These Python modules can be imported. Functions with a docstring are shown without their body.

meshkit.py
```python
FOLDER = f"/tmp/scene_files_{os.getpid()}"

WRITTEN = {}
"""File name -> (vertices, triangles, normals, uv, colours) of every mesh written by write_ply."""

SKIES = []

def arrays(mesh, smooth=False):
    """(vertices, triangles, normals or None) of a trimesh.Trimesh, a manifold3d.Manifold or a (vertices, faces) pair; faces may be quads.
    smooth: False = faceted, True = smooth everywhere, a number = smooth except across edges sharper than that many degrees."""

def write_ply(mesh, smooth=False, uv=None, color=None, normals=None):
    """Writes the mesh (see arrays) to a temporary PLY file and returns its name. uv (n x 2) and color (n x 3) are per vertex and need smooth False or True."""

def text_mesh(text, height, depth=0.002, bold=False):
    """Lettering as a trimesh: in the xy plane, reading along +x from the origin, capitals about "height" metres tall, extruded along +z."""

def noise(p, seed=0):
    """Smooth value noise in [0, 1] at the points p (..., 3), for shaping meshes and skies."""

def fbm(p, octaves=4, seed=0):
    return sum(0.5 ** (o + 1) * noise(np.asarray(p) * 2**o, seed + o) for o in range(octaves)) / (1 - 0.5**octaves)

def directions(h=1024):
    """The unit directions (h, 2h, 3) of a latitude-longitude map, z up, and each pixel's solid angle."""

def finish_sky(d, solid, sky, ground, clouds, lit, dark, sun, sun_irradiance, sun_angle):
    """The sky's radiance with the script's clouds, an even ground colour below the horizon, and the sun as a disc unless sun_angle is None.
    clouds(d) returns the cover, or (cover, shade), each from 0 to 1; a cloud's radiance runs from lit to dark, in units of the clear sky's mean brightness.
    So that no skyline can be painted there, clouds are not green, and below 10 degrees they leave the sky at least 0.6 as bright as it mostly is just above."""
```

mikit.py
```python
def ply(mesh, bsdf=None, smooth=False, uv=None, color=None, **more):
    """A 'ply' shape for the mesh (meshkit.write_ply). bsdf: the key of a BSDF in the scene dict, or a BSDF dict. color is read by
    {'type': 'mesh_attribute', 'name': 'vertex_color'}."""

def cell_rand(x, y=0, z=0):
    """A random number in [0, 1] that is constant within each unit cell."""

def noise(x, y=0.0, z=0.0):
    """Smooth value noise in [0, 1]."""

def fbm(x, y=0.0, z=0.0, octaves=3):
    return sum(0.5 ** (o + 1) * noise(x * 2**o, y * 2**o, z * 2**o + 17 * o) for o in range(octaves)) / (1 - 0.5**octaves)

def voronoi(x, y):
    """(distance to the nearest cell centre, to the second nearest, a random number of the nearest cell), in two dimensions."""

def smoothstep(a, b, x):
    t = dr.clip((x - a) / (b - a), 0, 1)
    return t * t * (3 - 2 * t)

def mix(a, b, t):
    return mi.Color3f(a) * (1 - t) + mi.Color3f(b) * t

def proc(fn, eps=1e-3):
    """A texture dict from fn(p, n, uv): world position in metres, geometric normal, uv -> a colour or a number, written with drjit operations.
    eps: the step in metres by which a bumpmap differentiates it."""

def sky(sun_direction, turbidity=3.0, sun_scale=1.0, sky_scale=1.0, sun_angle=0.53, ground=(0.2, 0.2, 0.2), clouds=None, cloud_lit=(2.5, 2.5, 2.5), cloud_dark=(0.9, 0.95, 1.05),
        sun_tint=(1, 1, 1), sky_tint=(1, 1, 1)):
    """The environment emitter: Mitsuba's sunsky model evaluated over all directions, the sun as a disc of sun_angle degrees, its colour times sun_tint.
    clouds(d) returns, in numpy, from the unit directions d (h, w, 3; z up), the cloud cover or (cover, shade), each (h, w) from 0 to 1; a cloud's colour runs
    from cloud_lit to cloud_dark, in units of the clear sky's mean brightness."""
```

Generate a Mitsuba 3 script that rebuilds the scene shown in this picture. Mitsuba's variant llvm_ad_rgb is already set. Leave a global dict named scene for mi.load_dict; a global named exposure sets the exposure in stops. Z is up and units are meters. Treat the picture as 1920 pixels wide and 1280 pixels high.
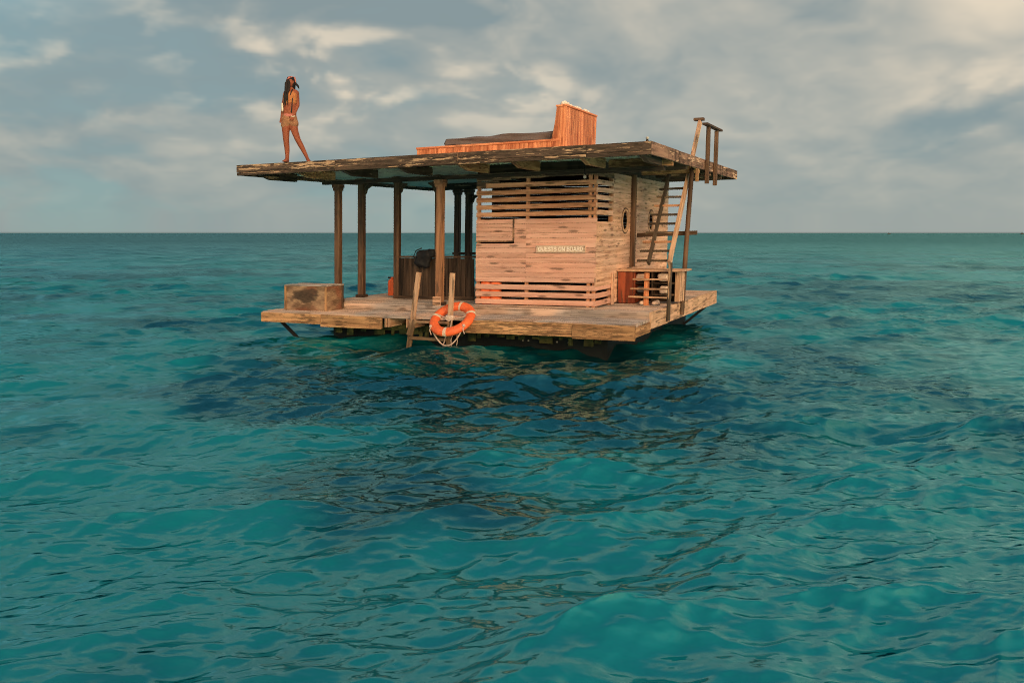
import math, random
import numpy as np, trimesh, manifold3d, mitsuba as mi, drjit as dr
import mikit, meshkit
from mikit import proc, noise, fbm, voronoi, smoothstep, mix, cell_rand
T = mi.ScalarTransform4f
rng = random.Random(7)
scene, labels = {}, {}

# ------------------------------------------------------------------ camera, sky, exposure
YAW, PITCH, EYE = math.radians(25.0), math.radians(4.0), 1.90
FOCAL = 1568.0 / 1920.0                       # focal length in picture widths
FW = np.array([-math.sin(YAW) * math.cos(PITCH), math.cos(YAW) * math.cos(PITCH), -math.sin(PITCH)])
FH = np.array([-math.sin(YAW), math.cos(YAW), 0.0])
RT = np.array([math.cos(YAW), math.sin(YAW), 0.0])
CY = 437 + 1568 * math.tan(PITCH)
scene['camera'] = {'type': 'perspective', 'fov': 2 * math.degrees(math.atan(0.5 / FOCAL)), 'fov_axis': 'x',
                   'near_clip': 0.05, 'far_clip': 30000.0, 'principal_point_offset_y': (640 - CY) / 1280.0,
                   'to_world': T().look_at(origin=[0, 0, EYE], target=[float(x) for x in (FW + [0, 0, EYE])], up=[0, 0, 1])}
exposure = 2.78
SUN = (0.60, -0.72, 0.36)


def clouds(d):
    """A broken grey evening layer: cooler and darker to one side, warm and hazy to the other, with brighter torn puffs in it."""
    el = np.degrees(np.arcsin(np.clip(d[..., 2], -1, 1)))
    az = np.degrees(np.arctan2(d @ RT, d @ FH))
    s = (np.maximum(d[..., 2], 0.02) + 0.30) / 1.6
    q = np.stack([d[..., 0] / s, d[..., 1] / s, np.full(el.shape, 3.1)], -1)
    w = meshkit.fbm(q * 1.6, 4, 11)[..., None] * 0.9
    big = meshkit.fbm(q * 0.9 + w, 5, 3)
    mid = meshkit.fbm(q * 2.4 + 1.7 * w, 6, 5)
    fine = meshkit.fbm(q * 6.0 + 2.5 * w, 5, 9)
    lay = np.clip((0.62 * big + 0.38 * mid - 0.36) / 0.30, 0, 1)
    puff = np.clip((0.38 * mid + 0.62 * fine - 0.50) / 0.15, 0, 1) ** 1.3
    low = np.exp(-np.maximum(el, 0) / 6.0)
    warm = 0.5 + 0.5 * np.sin(np.radians(np.clip(az * 1.6, -90, 100)))
    bank = lambda a, e, wa, we: np.exp(-(((az - a) / wa) ** 2 + ((el - e) / we) ** 2))
    lit = bank(-13, 10.5, 9, 4) + 0.7 * bank(-31, 10, 5, 3) + 0.8 * bank(1, 9.5, 5, 1.8) + 0.5 * bank(30, 8, 4, 2) + 0.4 * bank(-28, 15, 7, 2)
    shade = 0.90 - 0.36 * warm - 0.55 * (lay - 0.5) * (1 - low) - 1.25 * (mid - 0.5) * (0.35 + 0.65 * (1 - low)) - 0.85 * (fine - 0.5) * (1 - low) - puff * (0.12 + 1.35 * lit) * (1 - low)
    shade = shade + 0.30 * bank(24, 12, 6, 2.5) * (0.4 + mid) - 1.5 * bank(30.5, 14.5, 5.5, 4) + 0.16 * bank(-5, 15, 9, 2.2) - 0.18 * bank(-10, 8, 16, 4)
    cover = np.clip(0.96 - 0.5 * bank(-36, 17, 10, 5) - 0.25 * np.clip(0.45 - lay, 0, 1) * (1 - warm), 0, 1)
    light = 0.56 * (1 - shade)
    t = np.clip((el - 31) / 24, 0, 1)                                # the layer opens overhead to plain blue
    cover = cover * (1 - (0.97 - 0.3 * np.clip(2.2 * (big - 0.42), 0, 1)) * t * t * (3 - 2 * t))
    return cover, np.clip(1 - np.maximum(light, 0.02), 0, 1)


scene['sky'] = mikit.sky(SUN, turbidity=4, sun_scale=0.42, sky_scale=1.0, sun_angle=40, clouds=clouds, ground=(0.03, 0.10, 0.11),
                         cloud_lit=(2.06, 1.76, 1.36), cloud_dark=(0.62, 0.78, 0.82), sun_tint=(1.10, 0.92, 0.80), sky_tint=(0.50, 0.84, 0.76))
labels['sky'] = {'kind': 'structure'}

# ------------------------------------------------------------------ materials


def bsdf(name, col, rough=0.7, spec=0.3, **k):
    c = proc(col) if callable(col) else {'type': 'rgb', 'value': list(col)}
    scene[name] = {'type': 'twosided', 'b': {'type': 'principled', 'base_color': c, 'roughness': rough, 'specular': spec, **k}}


def wood(dark, light, tone=0.25, stain=(0.06, 0.045, 0.035), stain_at=(0.58, 0.75), stain_k=0.7, knots=0.6, chip=None, chip_at=0.6, run=0.0, fine=1.0, grey=0.0, wet_dark=False):
    """Weathered boards. uv: metres along and round the board, plus ten times the board's number."""
    def fn(p, n, uv):
        k = dr.floor(uv.y / 10 + 0.5)
        y = uv.y - 10 * k
        r = cell_rand(k, 3)
        x = uv.x + 31 * r
        g = fbm(x * 1.7, y * 26, k * 7.1, octaves=3)
        c = mix(dark, light, smoothstep(0.22, 0.78, g)) * (1 - tone + 2 * tone * cell_rand(k, 5))
        if knots:
            a, _, h = voronoi(x * 2.1, y * 9 + k * 3.3)
            c = mix(c, c * 0.35, knots * smoothstep(0.24, 0.10, a) * smoothstep(0.55, 0.75, h))
        s = smoothstep(stain_at[0], stain_at[1], 0.5 * fbm(p.x * 2.6, p.y * 2.6, p.z * 2.6 + 4, octaves=3) + 0.5 * noise(x * 5.5 * fine, y * 48 * fine, k))
        c = mix(c, mi.Color3f(stain), stain_k * s)
        if grey:
            w = grey * smoothstep(0.42, 0.68, fbm(p.x * 1.3 + 7, p.y * 1.3, p.z * 1.9, octaves=3))
            c = mix(c, mi.Color3f(0.86, 0.92, 0.98) * (0.8 * mi.luminance(c)), w)
        if run:
            d = smoothstep(0.55, 0.85, noise(p.x * 9 + p.y * 9, 5.0, p.z * 1.3))
            c = mix(c, c * 0.45, run * d)
        if chip is not None:
            h = 0.36 * noise(x * 1.7, y * 15, k) + 0.36 * noise(x * 2.0 * fine, y * 24 * fine, k + 4) + 0.28 * noise(x * 6 * fine, y * 60 * fine, k + 9)
            c = mix(c, mi.Color3f(chip) * (0.7 + 0.6 * g), smoothstep(chip_at, chip_at + 0.07, h))
        if wet_dark:                                                      # soaked and slimy near the waterline
            c = mix(c, c * mi.Color3f(0.30, 0.32, 0.28), smoothstep(0.62, 0.42, p.z + 0.10 * noise(p.x * 30, p.y * 30, p.z * 12)))
        return c
    return fn


bsdf('m_wall', wood((0.54, 0.295, 0.225), (0.69, 0.415, 0.33), tone=0.10, grey=0.14, stain=(0.26, 0.13, 0.085), stain_at=(0.63, 0.84), stain_k=0.6, knots=0.9), 0.75)
bsdf('m_side', wood((0.50, 0.30, 0.20), (0.76, 0.49, 0.35), tone=0.13, grey=0.22, stain=(0.28, 0.135, 0.085), stain_at=(0.55, 0.80), stain_k=0.7, knots=0.9), 0.75)
bsdf('m_slat', wood((0.36, 0.165, 0.09), (0.60, 0.32, 0.19), tone=0.18, knots=0.9, stain=(0.12, 0.06, 0.03)), 0.7)
bsdf('m_rough', wood((0.09, 0.06, 0.04), (0.34, 0.20, 0.12), tone=0.3, stain_k=0.9, stain_at=(0.45, 0.6), knots=0.8), 0.85)
bsdf('m_deck', wood((0.33, 0.24, 0.19), (0.60, 0.45, 0.37), tone=0.24, grey=0.6, stain_at=(0.56, 0.74), stain=(0.14, 0.09, 0.06), knots=0.5), 0.8)
bsdf('m_edge', wood((0.20, 0.105, 0.05), (0.52, 0.30, 0.155), tone=0.2, stain_at=(0.52, 0.66), stain=(0.09, 0.055, 0.03), stain_k=0.7, knots=0.8, fine=2.2), 0.8)
bsdf('m_fascia', wood((0.045, 0.032, 0.025), (0.14, 0.092, 0.068), tone=0.25, chip=(0.46, 0.31, 0.20), chip_at=0.632, fine=2.6, stain=(0.03, 0.024, 0.018), stain_at=(0.5, 0.64), knots=0.3), 0.85)
bsdf('m_fascia_side', wood((0.09, 0.055, 0.042), (0.28, 0.17, 0.125), tone=0.25, chip=(0.50, 0.34, 0.24), chip_at=0.62, fine=2.0, run=0.8, stain_k=0.6), 0.85)
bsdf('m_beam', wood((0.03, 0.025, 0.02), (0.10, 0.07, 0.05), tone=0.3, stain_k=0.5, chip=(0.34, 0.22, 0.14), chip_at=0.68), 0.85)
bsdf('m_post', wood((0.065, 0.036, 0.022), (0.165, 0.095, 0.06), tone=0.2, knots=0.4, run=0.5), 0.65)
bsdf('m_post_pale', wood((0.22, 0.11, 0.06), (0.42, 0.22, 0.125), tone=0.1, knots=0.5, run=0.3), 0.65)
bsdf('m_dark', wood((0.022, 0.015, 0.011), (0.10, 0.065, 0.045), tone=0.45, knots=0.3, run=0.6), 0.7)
bsdf('m_daybed', wood((0.48, 0.15, 0.065), (0.80, 0.34, 0.165), tone=0.2, knots=0.6, stain=(0.25, 0.05, 0.015), stain_at=(0.55, 0.75), stain_k=0.6), 0.55)
bsdf('m_red', wood((0.17, 0.035, 0.018), (0.38, 0.095, 0.045), tone=0.3, knots=0.5), 0.55)
bsdf('m_rail', wood((0.36, 0.21, 0.13), (0.66, 0.43, 0.29), tone=0.12, knots=0.5, run=0.3), 0.75)
bsdf('m_rail_wet', wood((0.36, 0.21, 0.13), (0.62, 0.40, 0.27), tone=0.12, knots=0.5, run=0.3, wet_dark=True), 0.6)
bsdf('m_ceil', wood((0.34, 0.42, 0.34), (0.46, 0.56, 0.46), tone=0.08, knots=0.0, stain=(0.10, 0.10, 0.08), stain_at=(0.6, 0.8)), 0.7)


def hull_col(p, n, uv):
    m = fbm(p.x * 5, p.y * 5, p.z * 7, octaves=3)
    wet_dark = smoothstep(0.60, 0.36, p.z + 0.16 * (noise(p.x * 3.2, 7.0, p.y * 3) - 0.5))  # covers the whole hull: wet black with the shade under the deck painted in
    c = mix((0.115, 0.115, 0.03), (0.035, 0.045, 0.014), smoothstep(0.35, 0.65, m))
    c = mix(c, mi.Color3f(0.17, 0.125, 0.075), smoothstep(0.55, 0.75, noise(p.x * 9, p.y * 9, p.z * 14)))
    return mix(c, mi.Color3f(0.006, 0.007, 0.007), wet_dark)


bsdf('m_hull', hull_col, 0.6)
bsdf('m_moss', lambda p, n, uv: mix((0.075, 0.07, 0.022), (0.022, 0.032, 0.012), smoothstep(0.35, 0.65, fbm(p.x * 8, p.y * 8, p.z * 11))) * (0.6 + 0.8 * noise(p.x * 21, p.y * 5, p.z * 8)), 0.85)
bsdf('m_iron', (0.012, 0.012, 0.013), 0.55)
bsdf('m_bolt', (0.30, 0.27, 0.24), 0.5)
bsdf('m_orange', lambda p, n, uv: mix((0.72, 0.105, 0.03), (0.86, 0.19, 0.07), fbm(p.x * 6, p.y * 6, p.z * 6)) * (0.85 + 0.3 * noise(p.x * 40, p.y * 40, p.z * 40)), 0.45)
bsdf('m_band', lambda p, n, uv: mix((0.52, 0.36, 0.26), (0.80, 0.66, 0.54), fbm(p.x * 30, p.y * 30, p.z * 30)), 0.6)
bsdf('m_rope', lambda p, n, uv: mix((0.42, 0.31, 0.26), (0.70, 0.57, 0.50), noise(p.x * 60, p.y * 60, p.z * 60)), 0.9)
bsdf('m_vest', lambda p, n, uv: mix((0.85, 0.13, 0.04), (0.92, 0.24, 0.09), fbm(p.x * 8, p.y * 8, p.z * 8)), 0.6)
bsdf('m_black', lambda p, n, uv: mix((0.006, 0.007, 0.010), (0.028, 0.03, 0.036), fbm(p.x * 14, p.y * 14, p.z * 14)), 0.75)
bsdf('m_cover', lambda p, n, uv: mix((0.10, 0.078, 0.076), (0.19, 0.15, 0.145), fbm(p.x * 5, p.y * 5, p.z * 12)), 0.7)
bsdf('m_shell', lambda p, n, uv: mix((0.62, 0.50, 0.42), (0.90, 0.84, 0.78), fbm(p.x * 25, p.y * 25, p.z * 25)), 0.5)
bsdf('m_globe', (0.42, 0.40, 0.37), 0.15)
bsdf('m_sign', wood((0.46, 0.34, 0.27), (0.60, 0.47, 0.38), tone=0.05, knots=0.2), 0.7)
bsdf('m_letter', (0.86, 0.81, 0.75), 0.6)


def box_col(p, n, uv):
    c = mix((0.14, 0.085, 0.055), (0.36, 0.24, 0.155), smoothstep(0.3, 0.7, fbm(p.x * 4, p.y * 4, p.z * 9 + 3)))
    c = mix(c, mi.Color3f(0.21, 0.075, 0.045), 0.7 * smoothstep(0.52, 0.7, fbm(p.x * 3 + 9, p.y * 3, p.z * 3)))
    dx = dr.square((uv.x - 0.44) / 0.34) + dr.square((uv.y - 0.27) / 0.125)
    blot = dx + 2.2 * (fbm(p.x * 6, p.y * 6, p.z * 9 + 2) - 0.5)
    return mix(c, mi.Color3f(0.05, 0.036, 0.028), 0.9 * smoothstep(1.35, 0.45, blot)) * (0.65 + 0.7 * noise(p.x * 26, p.y * 26, p.z * 60))


bsdf('m_chest', box_col, 0.85)
bsdf('m_skin', (0.27, 0.080, 0.044), 0.6, 0.2)
bsdf('m_hair', (0.016, 0.013, 0.014), 0.6, 0.2)
bsdf('m_shorts', (0.31, 0.155, 0.09), 0.9, 0.1)
bsdf('m_top', (0.46, 0.18, 0.075), 0.9, 0.1)
bsdf('m_wrap', (0.50, 0.17, 0.14), 0.8)
bsdf('m_phone', (0.02, 0.02, 0.025), 0.3)
bsdf('m_bead', (0.75, 0.66, 0.55), 0.4)
bsdf('m_cloth_pale', (0.62, 0.48, 0.40), 0.9)
bsdf('m_cloth_grey', (0.12, 0.12, 0.13), 0.9)
bsdf('m_boat', (0.05, 0.06, 0.06), 0.7)


def water_col(p, n, uv):
    """The body colour of the sea: turquoise patches, set dark before the house to paint its shade and reflection."""
    a = fbm(p.x * 0.16 + 46.93, p.y * 0.16 + 5.67, 1.0, octaves=3)  # offset picked so the dark patch stands for shade before the house
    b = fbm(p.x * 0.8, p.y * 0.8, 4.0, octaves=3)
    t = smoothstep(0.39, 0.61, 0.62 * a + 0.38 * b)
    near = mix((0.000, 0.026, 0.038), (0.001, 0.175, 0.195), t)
    r2 = p.x * p.x + p.y * p.y
    deep = smoothstep(300.0, 12000.0, r2)                        # far colour takes over with distance
    side = smoothstep(-0.30, 0.30, (p.x * RT[0] + p.y * RT[1]) / dr.sqrt(r2 + 40.0))  # left-right sky reflection painted into the far body colour
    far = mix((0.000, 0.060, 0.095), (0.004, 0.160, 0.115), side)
    return mix(near, far, deep)


def ripple(p, n, uv):
    """Height of the wind ripples that are finer than the mesh."""
    u, v = p.x * RT[0] + p.y * RT[1], p.x * FH[0] + p.y * FH[1]
    w = 0.9 * noise(u * 1.3, v * 1.7, 6.0)
    a, b = u * 0.94 + v * 0.34, v * 0.94 - u * 0.34
    h = noise(u * 6.3 + w, v * 15.0 + 2.2 * w, 1.0) + 0.55 * noise(a * 12.0, b * 27.0 + w, 2.0) + 0.3 * noise(u * 22.0 - v * 6.0, v * 46.0, 3.0)
    return 0.0075 * h * (0.35 + 1.1 * noise(u * 0.45, v * 0.45, 9.0))


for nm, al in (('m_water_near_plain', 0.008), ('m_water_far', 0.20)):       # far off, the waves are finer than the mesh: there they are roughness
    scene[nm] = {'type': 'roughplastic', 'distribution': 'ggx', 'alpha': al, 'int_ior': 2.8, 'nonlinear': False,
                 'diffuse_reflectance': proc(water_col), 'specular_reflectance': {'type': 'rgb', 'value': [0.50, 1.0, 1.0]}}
scene['m_water_near'] = {'type': 'bumpmap', 'tex': proc(ripple, eps=2e-3), 'scale': 1.0, 'b': {'type': 'ref', 'id': 'm_water_near_plain'}}
scene['m_water'] = {'type': 'blendbsdf', 'weight': proc(lambda p, n, uv: smoothstep(25.0, 220.0, dr.sqrt(p.x * p.x + p.y * p.y))),
                    'a': {'type': 'ref', 'id': 'm_water_near'}, 'b': {'type': 'ref', 'id': 'm_water_far'}}

# ------------------------------------------------------------------ helpers
ORIGIN = np.array([-3.53, 12.73, 0.66])        # front right corner of the deck; the old house lists a little to the left and its frame has racked
RACK = np.array([[1, 0, 0.0108], [0, 1, 0.005], [0.017, 0, 1]]).T
HOUSE = 'floating_house'


def world(v):
    return np.asarray(v, float) @ RACK.T + ORIGIN


def numbered(key):
    if key not in scene and key not in taken:
        taken.add(key)
        return key
    i = 1
    while f'{key}_{i:03d}' in taken:
        i += 1
    taken.add(f'{key}_{i:03d}')
    return f'{key}_{i:03d}'


taken = set()


def tag(key, label, cat=None, group=None, kind=None):
    labels[key] = {k: v for k, v in (('label', label), ('category', cat), ('group', group), ('kind', kind)) if v}


def put(name, mesh, m, parent=None, smooth=False, uv=None, local=True):
    key = numbered(f'{parent}__{name}' if parent else name)
    if isinstance(mesh, trimesh.Trimesh):
        v, f = np.array(mesh.vertices), np.array(mesh.faces)
    elif hasattr(mesh, 'to_mesh'):
        q = mesh.to_mesh()
        v, f = np.array(q.vert_properties[:, :3], float), np.array(q.tri_verts)
    else:
        v, f = np.asarray(mesh[0], float), np.asarray(mesh[1], int)
    scene[key] = mikit.ply((world(v) if local else v, f), m, smooth=smooth, uv=uv)
    return key


boards = [0]


def prism(a, b, w, t, side, warp=0.0, cham=None, tilt=None):
    """A sawn board from a to b: w wide along 'side', t thick across, long edges eased. Returns vertices, triangles and uv (metres, plus the board's number)."""
    a, b, side = (np.asarray(x, float) for x in (a, b, side))
    d = b - a
    L = np.linalg.norm(d)
    d /= L
    s = side - d * (side @ d)
    s /= np.linalg.norm(s)
    n = np.cross(d, s)
    c = min(w, t) * 0.10 if cham is None else cham
    c = min(c, 0.012)
    x, y = w / 2, t / 2
    ring = [(-x + c, -y), (x - c, -y), (x, -y + c), (x, y - c), (x - c, y), (-x + c, y), (-x, y - c), (-x, -y + c)]
    boards[0] += 1
    off = 10.0 * boards[0]
    e = [s * rng.gauss(0, warp) + n * rng.gauss(0, warp) for _ in range(2)]
    P = [[p0 + e[i] + s * q[0] + n * q[1] for q in ring] for i, p0 in enumerate((a, b))]
    V, Fc, U = [], [], []
    per = 0.0
    for i in range(8):
        j = (i + 1) % 8
        seg = math.dist(ring[i], ring[j])
        k = len(V)
        V += [P[0][i], P[0][j], P[1][j], P[1][i]]
        U += [(0, off + per - 0.5), (0, off + per + seg - 0.5), (L, off + per + seg - 0.5), (L, off + per - 0.5)]
        Fc += [(k, k + 1, k + 2), (k, k + 2, k + 3)]
        per += seg
    for i in (0, 1):
        k = len(V)
        V += P[i]
        U += [(L * i + 0.3 * q[0], off + q[1]) for q in ring]
        Fc += [(k, k + q + 1, k + q) if i == 0 else (k, k + q, k + q + 1) for q in range(1, 7)]
    V, Fc = np.array(V), np.array(Fc)
    if np.cross(s, n) @ d < 0:
        Fc = Fc[:, ::-1]
    return V, Fc, np.array(U)


def join(parts):
    V, Fc, U, n = [], [], [], 0
    for v, f, u in parts:
        V.append(v); Fc.append(f + n); U.append(u); n += len(v)
    return np.vstack(V), np.vstack(Fc), np.vstack(U)


def board(name, m, parent, a, b, w, t, side, **k):
    v, f, u = prism(a, b, w, t, side, **k)
    return put(name, (v, f), m, parent, uv=u)


def bx(name, m, parent, u, v, w, **k):
    """A board or beam given by its extents in the house's frame."""
    ext = [u[1] - u[0], v[1] - v[0], w[1] - w[0]]
    c = [(u[0] + u[1]) / 2, (v[0] + v[1]) / 2, (w[0] + w[1]) / 2]
    ax = int(np.argmax(ext))
    o = [i for i in range(3) if i != ax]
    a, b = list(c), list(c)
    a[ax] -= ext[ax] / 2
    b[ax] += ext[ax] / 2
    return board(name, m, parent, a, b, ext[o[1]], ext[o[0]], np.eye(3)[o[1]], **k)


def tube(points, r, sides=8, closed=False):
    p = np.asarray(points, float)
    n = len(p)
    rr = np.broadcast_to(r, (n,))
    t = (np.roll(p, -1, 0) - np.roll(p, 1, 0)) if closed else np.gradient(p, axis=0)
    t /= np.linalg.norm(t, axis=1, keepdims=True) + 1e-12
    ref = np.array([0.31, 0.2, 0.93])
    a = np.cross(t, ref)
    a /= np.linalg.norm(a, axis=1, keepdims=True) + 1e-9
    b = np.cross(t, a)
    ang = np.arange(sides) * 2 * np.pi / sides
    v = (p[:, None] + rr[:, None, None] * (np.cos(ang)[None, :, None] * a[:, None] + np.sin(ang)[None, :, None] * b[:, None])).reshape(-1, 3)
    f = []
    for i in range(n if closed else n - 1):
        for j in range(sides):
            q = [i * sides + j, i * sides + (j + 1) % sides, ((i + 1) % n) * sides + (j + 1) % sides, ((i + 1) % n) * sides + j]
            f += [(q[0], q[2], q[1]), (q[0], q[3], q[2])]
    if not closed:
        for i, fl in ((0, 1), (n - 1, -1)):
            for j in range(1, sides - 1):
                f.append((i * sides, i * sides + j, i * sides + j + 1)[::fl])
    return v, np.array(f)


def rounded(c, size, r, n=10):
    """A box with rounded edges, as the hull of eight spheres."""
    c, h = np.asarray(c, float), np.asarray(size, float) / 2 - r
    s = manifold3d.Manifold.sphere(r, n)
    return manifold3d.Manifold.batch_hull([s.translate([float(c[i] + sg[i] * h[i]) for i in range(3)]) for sg in np.ndindex(2, 2, 2) for sg in [tuple(2 * x - 1 for x in sg)]])


def soften(t, it):
    """Moves every vertex part of the way to the mean of its neighbours."""
    import scipy.sparse as sp
    e = t.edges
    n = len(t.vertices)
    A = sp.csr_matrix((np.ones(2 * len(e)), (np.r_[e[:, 0], e[:, 1]], np.r_[e[:, 1], e[:, 0]])), (n, n))
    d = np.maximum(np.asarray(A.sum(1)).ravel(), 1e-9)[:, None]
    v = np.array(t.vertices)
    for i in range(it):
        v = v + (0.5, -0.42)[i % 2] * (A @ v / d - v)
    t.vertices = v

def lumpy(mesh, edge, amp, freq, seed=0, flat=1.0):
    """Refines a solid, and pushes its surface in and out."""
    q = mesh.simplify(0.001).refine_to_length(edge).to_mesh()
    m = trimesh.Trimesh(q.vert_properties[:, :3].astype(float), q.tri_verts, process=False)
    soften(m, 8)
    d = meshkit.fbm(m.vertices * freq, 3, seed) - 0.5
    m.vertices = m.vertices + m.vertex_normals * (d * 2 * amp)[:, None]
    return m


# ------------------------------------------------------------------ the sea
def sea():
    r = [0.25]
    while r[-1] < 2.6:
        r.append(r[-1] * 1.03)
    while r[-1] < 40.0:
        r.append(r[-1] * 1.0034)
    while r[-1] < 240.0:
        r.append(r[-1] * 1.0055)
    while r[-1] < 9000.0:
        r.append(r[-1] * 1.03)
    r = np.array(r)
    front = np.radians(np.linspace(-37, 37, 561))
    rest = np.radians(np.linspace(37, 323, 62))[1:-1]
    phi = np.concatenate([front, rest])
    R, A = np.meshgrid(r, phi, indexing='ij')
    X = (R[..., None] * (np.cos(A)[..., None] * FH + np.sin(A)[..., None] * RT))[..., :2]
    step = np.maximum(np.gradient(r)[:, None], 0)
    g = np.random.default_rng(22)
    Z = np.zeros(R.shape)
    D = np.zeros(X.shape)
    base = math.atan2(-FH[1], -FH[0])
    N = 170
    lam = np.exp(np.linspace(math.log(0.06), math.log(8.0), N)) * g.uniform(0.93, 1.07, N)
    patch = 0.40 + 1.3 * meshkit.fbm(np.concatenate([X * 0.22, np.zeros(R.shape + (1,))], -1), 2, 4)
    for l in lam:
        k = 2 * np.pi / l
        spread = 0.42 if l < 2 else 0.34
        th = base + 0.18 + g.normal(0, spread)
        sl = 0.041 * math.exp(-0.5 * (math.log(l / 0.17) / 0.85) ** 2) + 0.032 * math.exp(-0.5 * (math.log(l / 1.2) / 0.8) ** 2)
        amp = sl / k
        kv = k * np.array([math.cos(th), math.sin(th)])
        fade = np.clip((l / step - 2.2) / 2.5, 0, 1)
        if fade.max() <= 0:
            continue
        ph = X @ kv + g.uniform(0, 2 * np.pi)
        a = amp * fade * (patch if l < 2.5 else 1.0)
        Z += a * np.sin(ph)
        D += ((0.7 if l < 0.4 else 0.85) * a * np.cos(ph))[..., None] * kv / k
    V = np.concatenate([X + D, Z[..., None]], -1).reshape(-1, 3)
    nr, na = R.shape
    i, j = np.meshgrid(np.arange(nr - 1), np.arange(na), indexing='ij')
    j2 = (j + 1) % na
    q = np.stack([i * na + j, (i + 1) * na + j, (i + 1) * na + j2, i * na + j2], -1).reshape(-1, 4)
    f = np.vstack([q[:, [0, 2, 1]], q[:, [0, 3, 2]]])
    c = len(V)
    V = np.vstack([V, [[0, 0, V[:na, 2].mean()]]])
    f = np.vstack([f, np.stack([np.full(na, c), (np.arange(na) + 1) % na, np.arange(na)], 1)])
    return V, f


put('water', sea(), 'm_water', smooth=True, local=False)
labels['water'] = {'kind': 'structure', 'label': 'choppy turquoise sea reaching to a level horizon'}

# ------------------------------------------------------------------ the floating house
tag(HOUSE, 'weathered two-deck wooden house floating on the sea with open porch', 'floating house')
# hull
K = f'{HOUSE}__hull'
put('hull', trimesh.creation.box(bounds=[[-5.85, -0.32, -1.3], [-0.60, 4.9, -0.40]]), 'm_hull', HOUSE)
bx('mossy_beam', 'm_moss', K, (-5.9, -0.56), (-0.44, -0.33), (-0.405, -0.27))
bx('mossy_beam', 'm_moss', K, (-5.9, -0.56), (4.5, 4.7), (-0.395, -0.27))
g = random.Random(5)
uu = -5.7
while uu < -0.75:                                                       # weed and shells hanging from the beam
    h = g.uniform(0.03, 0.12)
    bx('weed_strip', 'm_moss', K, (uu, uu + g.uniform(0.05, 0.16)), (-0.47, -0.445), (-0.40 - h, -0.30), warp=0.006)
    uu += g.uniform(0.12, 0.3)
for uu in (-2.05, -1.95, -1.72, -1.45, -1.25):
    put('bolt', trimesh.creation.icosphere(1, 0.016).apply_translation([uu, -0.325, -0.485]), 'm_bolt', K, smooth=True)
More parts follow.
